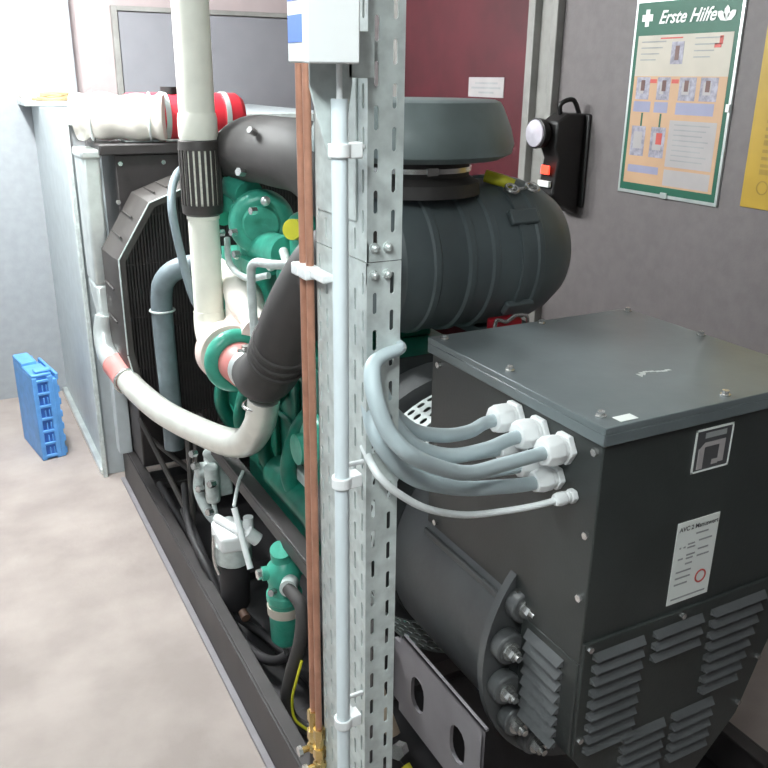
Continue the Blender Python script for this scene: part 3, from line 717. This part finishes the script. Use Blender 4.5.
for k in range(8):   # side louvres on the -X face
    z = 0.775-0.026*k; y0, y1 = 0.93, 1.035; x = 0.86; d = 0.012; h = 0.018
    m.use('stator_paint').add([(x, y0, z+h*.5), (x, y1, z+h*.5), (x-d, y1-.003, z-h*.35), (x-d, y0+.003, z-h*.35), (x, y0, z-h*.35), (x, y1, z-h*.35)], [(0, 1, 2, 3), (0, 3, 4), (1, 5, 2)])
    m.use('slot_black').add([(x-0.0006, y0+.004, z-h*.36), (x-0.0006, y1-.004, z-h*.36), (x-0.0006, y1-.004, z-h*.8), (x-0.0006, y0+.004, z-h*.8)], [(0, 1, 2, 3)])
m.build('louvre_bank', ec, angle=60)
for (x, z) in ((0.872, 0.836), (0.872, 0.64), (1.09, 0.835), (1.375, 0.83), (1.33, 0.66), (1.375, 0.836), (1.295, 0.56)):
    m = M('steel'); m.hexa((x, 0.884, z), (x, 0.877, z), 0.006); m.build('cover_bolt', ec)
# plates on the end face
X, Z = Vector((1, 0, 0)), Vector((0, 0, 1)); NY = Vector((0, -1, 0))
m = M('ink'); m.box(1.061, 1.151, 0.8885, 0.89, 1.124, 1.205)
m.use('white_print')
for (a, b_, c, d_) in ((1.061, 1.151, 1.201, 1.205), (1.061, 1.065, 1.124, 1.205), (1.148, 1.151, 1.124, 1.205), (1.061, 1.151, 1.124, 1.127)):
    m.box(a, b_, 0.8875, 0.8885, c, d_)
m.use('ink_soft'); m.box(1.085, 1.135, 0.8878, 0.8885, 1.186, 1.196)
m.use('poster_grey')
m.box(1.073, 1.086, 0.8875, 0.8885, 1.130, 1.168); m.box(1.122, 1.135, 0.8875, 0.8885, 1.136, 1.178); m.box(1.086, 1.122, 0.8875, 0.8885, 1.170, 1.178); m.box(1.108, 1.122, 0.8875, 0.8885, 1.134, 1.143)
m.add([(1.073, 0.8874, 1.168), (1.086, 0.8874, 1.168), (1.092, 0.8874, 1.178), (1.084, 0.8874, 1.178)], [(0, 1, 2, 3)])
m.build('rating_plate', tb)
m = M('white_print'); m.box(1.052, 1.154, 0.8888, 0.89, 0.862, 1.030)
m.use('ink'); text_mesh(m, 'AVC 2 Manuswert', 0.0125, (1.0565, 0.8886, 1.012), X, Z, NY, 0, 0.0003)
m.use('ink_soft')
for (a, b_, z) in ((1.10, 1.13, 1.000), (1.063, 1.067, 0.978), (1.073, 1.078, 0.978), (1.083, 1.10, 0.982), (1.083, 1.102, 0.975), (1.11, 1.142, 0.984), (1.11, 1.136, 0.966), (1.11, 1.14, 0.952), (1.083, 1.104, 0.960), (1.083, 1.10, 0.953), (1.063, 1.075, 0.955), (1.083, 1.10, 0.942), (1.063, 1.10, 0.928), (1.063, 1.10, 0.915), (1.063, 1.095, 0.902), (1.060, 1.145, 0.872)):
    m.box(a, b_, 0.8884, 0.8888, z-0.0016, z+0.0016)
m.use('poster_red')
m.lathe([(0, 0.0105), (0, 0.014), (0.0006, 0.014), (0.0006, 0.0105)], (1.128, 0.8888, 0.905), (0, -1, 0), 32, False, True)
m.build('instruction_label', tb)

# cable glands and cables
glands = [(1.089, 1.189, 0.022), (1.026, 1.187, 0.022), (0.954, 1.192, 0.022), (1.073, 1.127, 0.020), (0.969, 1.137, 0.020), (0.935, 1.119, 0.011)]
glands = [(1.115, 1.186, 0.0245), (1.045, 1.183, 0.0245), (0.975, 1.180, 0.0245), (1.095, 1.135, 0.019), (1.035, 1.128, 0.019), (0.99, 1.120, 0.019), (0.945, 1.105, 0.011)]
wheres = ['uppermost left', 'upper middle', 'largest right', 'lower left', 'lower middle', 'lower right', 'smallest']
for (y, z, r_), wl in zip(glands, wheres):
    g = M('plastic_white')
    L = 0.052 if r_ > 0.015 else 0.035
    g.hexa((bx0, y, z), (bx0-0.012, y, z), r_*1.18); g.cyl((bx0-0.012, y, z), (bx0-0.02, y, z), r_*0.95)
    g.lathe([(0, r_*1.1), (L*0.35, r_*1.12), (L*0.6, r_*0.95), (L*0.62, r_*0.6)], (bx0-0.02, y, z), (-1, 0, 0), 8)
    g.build('cable_gland', tb, bevel=0.002)
def cable(P_, r_, m_, name, label, group=None):
    tag(M(m_).tube(P_, r_, n=18, steps=10).build(name), label, 'cable', group)
GX = 0.835
cable([(0.524, 0.955, 1.412), (0.515, 0.927, 1.413), (0.490, 0.922, 1.409), (0.470, 0.915, 1.402), (0.461, 0.903, 1.388), (0.460, 0.889, 1.360), (0.472, 0.879, 1.32), (0.500, 0.872, 1.285), (0.56, 0.893, 1.243), (0.63, 0.920, 1.207), (0.71, 0.950, 1.190), (0.78, 0.966, 1.183), (GX, 0.975, 1.180)], lambda q: 0.0065+0.005*min(1, q*3.2), 'cable_grey', 'power_cable', 'grey cable hooked over the post edge, ending in the rightmost upper gland')
cable([(0.49, 0.95, 1.37), (0.510, 0.955, 1.323), (0.532, 0.955, 1.279), (0.570, 0.962, 1.242), (0.640, 0.985, 1.206), (0.720, 1.005, 1.193), (0.785, 1.035, 1.184), (GX, 1.045, 1.183)], 0.0115, 'cable_grey', 'power_cable', 'grey cable ending in the middle upper gland')
cable([(0.50, 0.985, 1.36), (0.520, 0.988, 1.319), (0.545, 0.991, 1.285), (0.590, 1.008, 1.247), (0.650, 1.020, 1.224), (0.720, 1.055, 1.204), (0.785, 1.105, 1.188), (GX, 1.115, 1.186)], 0.0115, 'cable_grey', 'power_cable', 'grey cable ending in the far left upper gland')
cable([(0.482, 0.955, 1.33), (0.478, 0.925, 1.298), (0.500, 0.922, 1.258), (0.530, 0.930, 1.224), (0.570, 0.940, 1.196), (0.650, 0.957, 1.160), (0.730, 0.972, 1.138), (0.785, 0.987, 1.122), (GX, 0.99, 1.118)], 0.012, 'cable_grey', 'power_cable', 'lowest thick grey cable, ending in the lower row of glands')
cable([(0.50, 0.965, 1.30), (0.515, 0.968, 1.262), (0.550, 0.985, 1.215), (0.60, 1.000, 1.180), (0.670, 1.010, 1.160), (0.75, 1.030, 1.136), (GX, 1.035, 1.128)], 0.0115, 'cable_grey', 'power_cable', 'grey cable half hidden behind the others at mid height')
cable([(0.50, 1.01, 1.30), (0.53, 1.02, 1.25), (0.58, 1.03, 1.20), (0.65, 1.06, 1.165), (0.74, 1.09, 1.142), (GX, 1.095, 1.135)], 0.0115, 'cable_grey', 'power_cable', 'grey cable hidden furthest back, in the lower left gland')
cable([(0.474, 0.955, 1.268), (0.474, 0.928, 1.250), (0.480, 0.912, 1.235), (0.505, 0.910, 1.208), (0.560, 0.920, 1.165), (0.640, 0.940, 1.125), (0.720, 0.948, 1.108), (0.785, 0.946, 1.104), (0.845, 0.945, 1.105)], 0.0055, 'cable_white', 'thin_cable', 'thin white cable hanging lowest under the grey cables')

# earthing parts below the alternator
tag(M('lamp_black').tube([(0.62, 1.30, 0.55), (0.645, 1.24, 0.50), (0.64, 1.19, 0.46), (0.66, 1.14, 0.42), (0.72, 1.08, 0.38), (0.8, 1.04, 0.36)], 0.017, n=14).build('earth_cable'), 'short black earth cable curling below the foot bracket', 'cable')
t = thing('earth_clamp', 'small clamp with tan block and steel bolt below the slotted bracket', 'clamp', (0.66, 1.2, 0.45))
M('ply').tube([(0.665, 1.27, 0.535), (0.66, 1.225, 0.51), (0.665, 1.20, 0.475)], 0.018, n=10).build('cable_lug', t)
M('steel').hexa((0.665, 1.16, 0.475), (0.645, 1.145, 0.485), 0.016).build('bolt', t)
M('yellow').tube([(0.66, 1.135, 0.455), (0.665, 1.11, 0.44), (0.68, 1.08, 0.42)], 0.010, n=10).build('yellow_sleeve', t)

# ================================================================ SLOTTED POST
t = thing('slotted_post', 'galvanised slotted steel post in the foreground carrying pipes and cables', 'post', (0.5, 1.0, 0))
X0, Y0, TH = 0.470, 0.938, 0.0025
U1, Wz = Vector((0, 1, 0)), Vector((0, 0, 1))
def slotted(m, o, U, N, widths, z0, z1, phase, sw):
    a = 0
    for ci, wd in enumerate(widths):
        zs = z0+(0.0 if (ci+phase) % 2 else 0.025); spans = [(z0, zs)]
        while zs+0.05 <= z1+1e-6:
            m.cell(Vector(o)+U*(a+wd/2)+Wz*(zs+0.025), U, Wz, N, wd, 0.05, sw, 0.029, TH); zs += 0.05
        spans.append((zs, z1))
        for (za, zb) in spans:
            if zb-za < 1e-4: continue
            c = Vector(o)+U*(a+wd/2)+Wz*((za+zb)/2)
            m.add([c+U*(sx*wd/2)+Wz*(sz*(zb-za)/2)-N*dn for dn in (0, TH) for sx, sz in ((-1, -1), (1, -1), (1, 1), (-1, 1))],
                  [(0, 1, 2, 3), (7, 6, 5, 4), (0, 4, 5, 1), (1, 5, 6, 2), (2, 6, 7, 3), (3, 7, 4, 0)])
        a += wd
ws = [0.024, 0.022, 0.024, 0.022, 0.024, 0.022, 0.026]
for (z0, z1, nm) in ((0.0, 1.5285, 'lower_section'), (1.53, 2.58, 'upper_section')):
    m = M('gal')
    slotted(m, (X0, Y0, 0), U1, Vector((-1, 0, 0)), ws, z0, z1, 0, 0.0055)
    slotted(m, (X0, Y0, 0), Vector((1, 0, 0)), Vector((0, -1, 0)), [0.024, 0.026], z0, z1, 1, 0.0065)
    m.box(X0, X0+0.02, Y0+sum(ws)-TH, Y0+sum(ws), z0, z1)
    m.build(nm, t, weld=True)
m = M('gal'); m.box(X0-0.003, X0-0.0005, 0.965, 1.09, 1.578, 1.76); m.build('splice_plate', t, bevel=0.001)
for (x, z) in ((0.480, 1.548), (0.499, 1.548), (0.480, 1.513), (0.499, 1.513)):
    m = M('gal_bright'); m.cyl((x, Y0, z), (x, Y0-0.003, z), 0.0065); m.sphere((x, Y0-0.004, z), 0.0048); m.build('bolt', t)
# conduit with clamps
cxx, cyy = 0.4155, 0.90
t = thing('conduit_pipe', 'white plastic conduit running vertically down the slotted post', 'conduit', (cxx, cyy, 0))
m = M('conduit_white'); m.cyl((cxx, cyy, 0.02), (cxx, cyy, 1.728), 0.0098, n=24); m.build('conduit_body', t)
m = M('plastic_white'); m.cyl((cxx, cyy, 1.728), (cxx, cyy, 1.765), 0.0035); m.build('cable_stub', t)
for z, wl in ((1.672, 'uppermost'), (1.25, 'middle'), (0.855, 'lowest')):
    m = M('plastic_white'); m.lathe([(-0.008, 0.0102), (-0.008, 0.0135), (0.008, 0.0135), (0.008, 0.0102)], (cxx, cyy, z), (0, 0, 1), 24, False, True)
    m.box(cxx+0.008, cxx+0.026, cyy-0.009, cyy+0.012, z-0.009, z+0.009); m.box(cxx+0.02, X0-0.001, cyy+0.040, cyy+0.046, z-0.003, z+0.003); m.box(cxx+0.018, cxx+0.024, cyy+0.01, cyy+0.046, z-0.003, z+0.003)
    tag(m.build('conduit_clip', bevel=0.0015), 'white conduit clip, %s of the three on the post' % wl, 'clip', 'conduit clips on the post')
# junction box
t = thing('junction_box', 'white plastic junction box at the top of the post above the conduit', 'box', (0.40, 0.89, 1.765))
m = M('plastic_white'); m.box(0.362, 0.421, 0.872, 0.918, 1.765, 1.98); m.build('box_body', t, bevel=0.002)
m = M('plastic_white'); m.box(0.361, 0.422, 0.860, 0.873, 1.764, 1.982); m.build('box_cover', t, bevel=0.002)
m = M('blue_label'); m.box(0.3612, 0.362, 0.876, 0.914, 1.785, 1.812); m.box(0.3612, 0.362, 0.876, 0.914, 1.826, 1.98); m.build('blue_sticker', t)
m = M('gal'); m.prism([(0.388, 1.765), (0.388, 1.74), (0.410, 1.66), (0.428, 1.66), (0.441, 1.745), (0.441, 1.80), (0.388, 1.80)], 'y', 0.919, 0.923); m.box(0.436, 0.4695, 0.919, 0.945, 1.75, 1.80); m.build('support_plate', t, bevel=0.0008)
# copper pipes
for i, (y, lb) in enumerate(((1.124, 'copper pipe further from the post, left of its twin'), (1.099, 'copper pipe beside the slotted post, right of its twin'))):
    m = M('copper'); m.cyl((0.459, y, 0.66), (0.459, y, 2.58), 0.0057, n=16)
    tag(m.build('copper_pipe'), lb, 'pipe', 'vertical copper pipes by the post')
t = thing('pipe_clamp', 'white double clamp holding both copper pipes to the post', 'clamp', (0.455, 1.12, 1.49))
m = M('plastic_white'); m.box(0.444, 0.4695, 1.113, 1.138, 1.478, 1.496); m.box(0.444, 0.4695, 1.083, 1.110, 1.478, 1.496); m.build('clamp_body', t, bevel=0.003)
m = M('plastic_white'); m.box(0.452, 0.4705, 1.04, 1.09, 1.482, 1.494); m.build('clamp_arm', t, bevel=0.002)
for i, (y, lb) in enumerate(((1.124, 'brass valve fitting at the foot of the left copper pipe'), (1.098, 'brass valve fitting at the foot of the right copper pipe'))):
    t = thing('brass_fitting', lb, 'fitting', (0.459, y, 0.62), 'brass fittings under the copper pipes')
    z = 0.66-0.02*i
    m = M('brass'); m.hexa((0.459, y, z), (0.459, y, z+0.022), 0.011); m.cyl((0.459, y, z-0.02), (0.459, y, z), 0.008); m.hexa((0.459, y, z-0.042), (0.459, y, z-0.02), 0.012); m.build('compression_nut', t)
    m = M('brass'); m.cyl((0.459, y, z-0.07), (0.459, y, z-0.04), 0.009); m.sphere((0.459, y, z-0.06), 0.013); m.cyl((0.459, y, z-0.06), (0.435, y, z-0.06), 0.006); m.build('valve_body', t)
    m = M('steel'); m.hexa((0.435, y, z-0.06), (0.428, y, z-0.06), 0.010); m.build('valve_knob', t)
    m = M('rubber'); m.tube([(0.459, y, z-0.07), (0.462, y+0.01, z-0.14), (0.475, y+0.05, z-0.22), (0.52, y+0.16, z-0.30), (0.62, y+0.35, z-0.45)], 0.008, n=10); m.build('flexible_tail', t)

# ================================================================ WALL ITEMS
WX = 2.3; Y_, NX = Vector((0, -1, 0)), Vector((-1, 0, 0))
t = thing('first_aid_poster', 'green bordered first aid poster in a clear frame on grey wall', 'poster', (WX, 2.21, 1.36))
yl, yr, zb, zt = 2.445, 1.985, 1.365, 2.015      # left (far) and right (near) edges
def q(m, u0, u1, v0, v1, d, mt):
    """rectangle in poster fractions; u from the left, v from the bottom"""
    W_, H_ = yl-yr, zt-zb
    m.use(mt).box(WX-0.008-d, WX-0.008-d+0.0006, yl-u1*W_, yl-u0*W_, zb+v0*H_, zb+v1*H_)
m = M('gal_bright'); m.box(WX-0.008, WX, yr-0.006, yl+0.006, zb-0.006, zt+0.006); m.build('poster_frame', t, bevel=0.001)
m = M('poster_green'); q(m, 0.01, 0.99, 0.01, 0.99, 0.0005, 'poster_green')
q(m, 0.045, 0.955, 0.05, 0.825, 0.001, 'poster_cream')
q(m, 0.045, 0.955, 0.05, 0.62, 0.0013, 'poster_orange')
q(m, 0.40, 0.52, 0.68, 0.79, 0.0016, 'poster_pic'); q(m, 0.44, 0.48, 0.70, 0.77, 0.002, 'poster_brown')
for (a, c) in ((0.08, 0.22), (0.30, 0.43), (0.52, 0.68), (0.72, 0.88)):
    q(m, a, c, 0.50, 0.615, 0.0016, 'poster_pic'); q(m, a+0.03, c-0.06, 0.53, 0.59, 0.002, 'poster_grey'); q(m, a+0.05, a+0.09, 0.545, 0.60, 0.0024, 'poster_brown')
for (a, c) in ((0.22, 0.29), (0.44, 0.51)): q(m, a, c, 0.585, 0.605, 0.0016, 'poster_red')
q(m, 0.07, 0.25, 0.435, 0.49, 0.0016, 'poster_blue'); q(m, 0.29, 0.43, 0.435, 0.49, 0.0016, 'poster_blue'); q(m, 0.51, 0.87, 0.43, 0.49, 0.0016, 'poster_blue')
for a in (0.165, 0.36): q(m, a, a+0.018, 0.36, 0.43, 0.0016, 'poster_green')
for a, c2 in ((0.08, 'poster_grey'), (0.29, 'poster_grey')): q(m, a, a+0.15, 0.20, 0.36, 0.0016, 'poster_pic'); q(m, a+0.03, a+0.12, 0.24, 0.33, 0.002, c2)
q(m, 0.35, 0.41, 0.27, 0.33, 0.0024, 'poster_red')
q(m, 0.47, 0.92, 0.16, 0.40, 0.0016, 'poster_grey'); q(m, 0.47, 0.92, 0.06, 0.145, 0.0016, 'poster_grey'); q(m, 0.08, 0.41, 0.11, 0.15, 0.0016, 'poster_blue')
for k in range(8): q(m, 0.52, 0.86-0.03*(k % 3), 0.375-0.026*k, 0.381-0.026*k, 0.002, 'ink_soft')
for k in range(4): q(m, 0.09, 0.34-0.03*k, 0.79-0.03*k, 0.796-0.03*k, 0.002, 'ink_soft'); q(m, 0.62, 0.86-0.03*k, 0.80-0.03*k, 0.806-0.03*k, 0.002, 'ink_soft')
q(m, 0.28, 0.5, 0.805, 0.812, 0.002, 'poster_red'); q(m, 0.80, 0.86, 0.755, 0.775, 0.002, 'poster_red')
q(m, 0.84, 0.87, 0.77, 0.81, 0.002, 'poster_red')
m.use('white_print')
q(m, 0.10, 0.14, 0.87, 0.955, 0.002, 'white_print'); q(m, 0.065, 0.10, 0.896, 0.930, 0.002, 'white_print'); q(m, 0.14, 0.175, 0.896, 0.930, 0.002, 'white_print')
text_mesh(m, 'Erste Hilfe', 0.058, (WX-0.0105, yl-0.24*(yl-yr), zb+0.882*(zt-zb)), Y_, Z, NX, 0.35, 0.0012)
# leaf emblem at the right of the header
cy, cz = yl-0.87*(yl-yr), zb+0.875*(zt-zb)
for a in (-50, 0, 50):
    u = Vector((0, -math.sin(R(a)), math.cos(R(a)))); v = Vector((0, u.z, -u.y)); c = Vector((WX-0.0105, cy, cz))
    m.use('white_print').add([c, c+u*0.018+v*0.012, c+u*0.036+v*0.010, c+u*0.046, c+u*0.036-v*0.010, c+u*0.018-v*0.012], [(0, 1, 2, 3, 4, 5)])
m.build('poster_print', t)
M('gal_bright').box(WX-0.014, WX-0.008, 2.20, 2.23, zb-0.006, zb+0.014).build('frame_clip', t, bevel=0.001)
M('gal_bright').box(WX-0.014, WX-0.008, 1.980, 1.995, 1.66, 1.685).build('frame_clip', t, bevel=0.001)
t = thing('yellow_poster', 'yellow notice poster at the right edge of the grey wall', 'poster', (WX, 1.6, 1.37))
m = M('poster_yellow'); m.box(WX-0.005, WX, 1.40, 1.888, 1.375, 2.10); m.build('poster_sheet', t)
m = M('poster_olive')
for k in range(26):
    z = 1.48+0.022*k
    m.box(WX-0.0056, WX-0.005, 1.45+0.02*(k % 3), 1.835, z, z+(0.010 if k % 4 else 0.016))
m.lathe([(0, 0.018), (0, 0.022), (0.0008, 0.022), (0.0008, 0.018)], (WX-0.005, 1.815, 1.44), (-1, 0, 0), 20, False, True)
m.build('poster_print', t)
# emergency hand lamp
t = thing('emergency_lamp', 'black emergency hand lamp in a wall holder beside the red door', 'lamp', (2.25, 2.72, 1.3))
m = M('lamp_black'); m.prism([(2.15, 1.32), (2.17, 1.46), (2.15, 1.50), (2.15, 1.60), (2.20, 1.63), (2.285, 1.63), (2.285, 1.24), (2.2, 1.28)], 'y', 2.66, 2.76)
m.build('lamp_body', t, bevel=0.01, seg=3)
m = M('lamp_black'); m.lathe([(0, 0.03), (0.03, 0.055), (0.06, 0.058), (0.062, 0.05)], (2.165, 2.74, 1.555), (-1, -0.05, 0), 36); m.build('lamp_head', t)
m = M('lens'); m.lathe([(0, 0.052), (0.004, 0.05), (0.01, 0.02), (0.012, 0.003)], (2.102, 2.737, 1.555), (-1, -0.05, 0), 36); m.build('lamp_lens', t)
m = M('led_red'); m.box(2.142, 2.150, 2.685, 2.735, 1.40, 1.435); m.build('red_light', t, bevel=0.003)
m = M('white_print'); m.box(2.138, 2.152, 2.675, 2.745, 1.352, 1.376); m.build('white_tag', t, bevel=0.002)
m = M('lamp_black'); m.box(2.285, 2.3, 2.64, 2.82, 1.27, 1.63); m.build('wall_holder', t, bevel=0.008)
m = M('lamp_black'); m.tube([(2.20, 2.71, 1.62), (2.19, 2.70, 1.665), (2.24, 2.69, 1.68), (2.275, 2.69, 1.63)], 0.009, n=10); m.build('carry_handle', t)
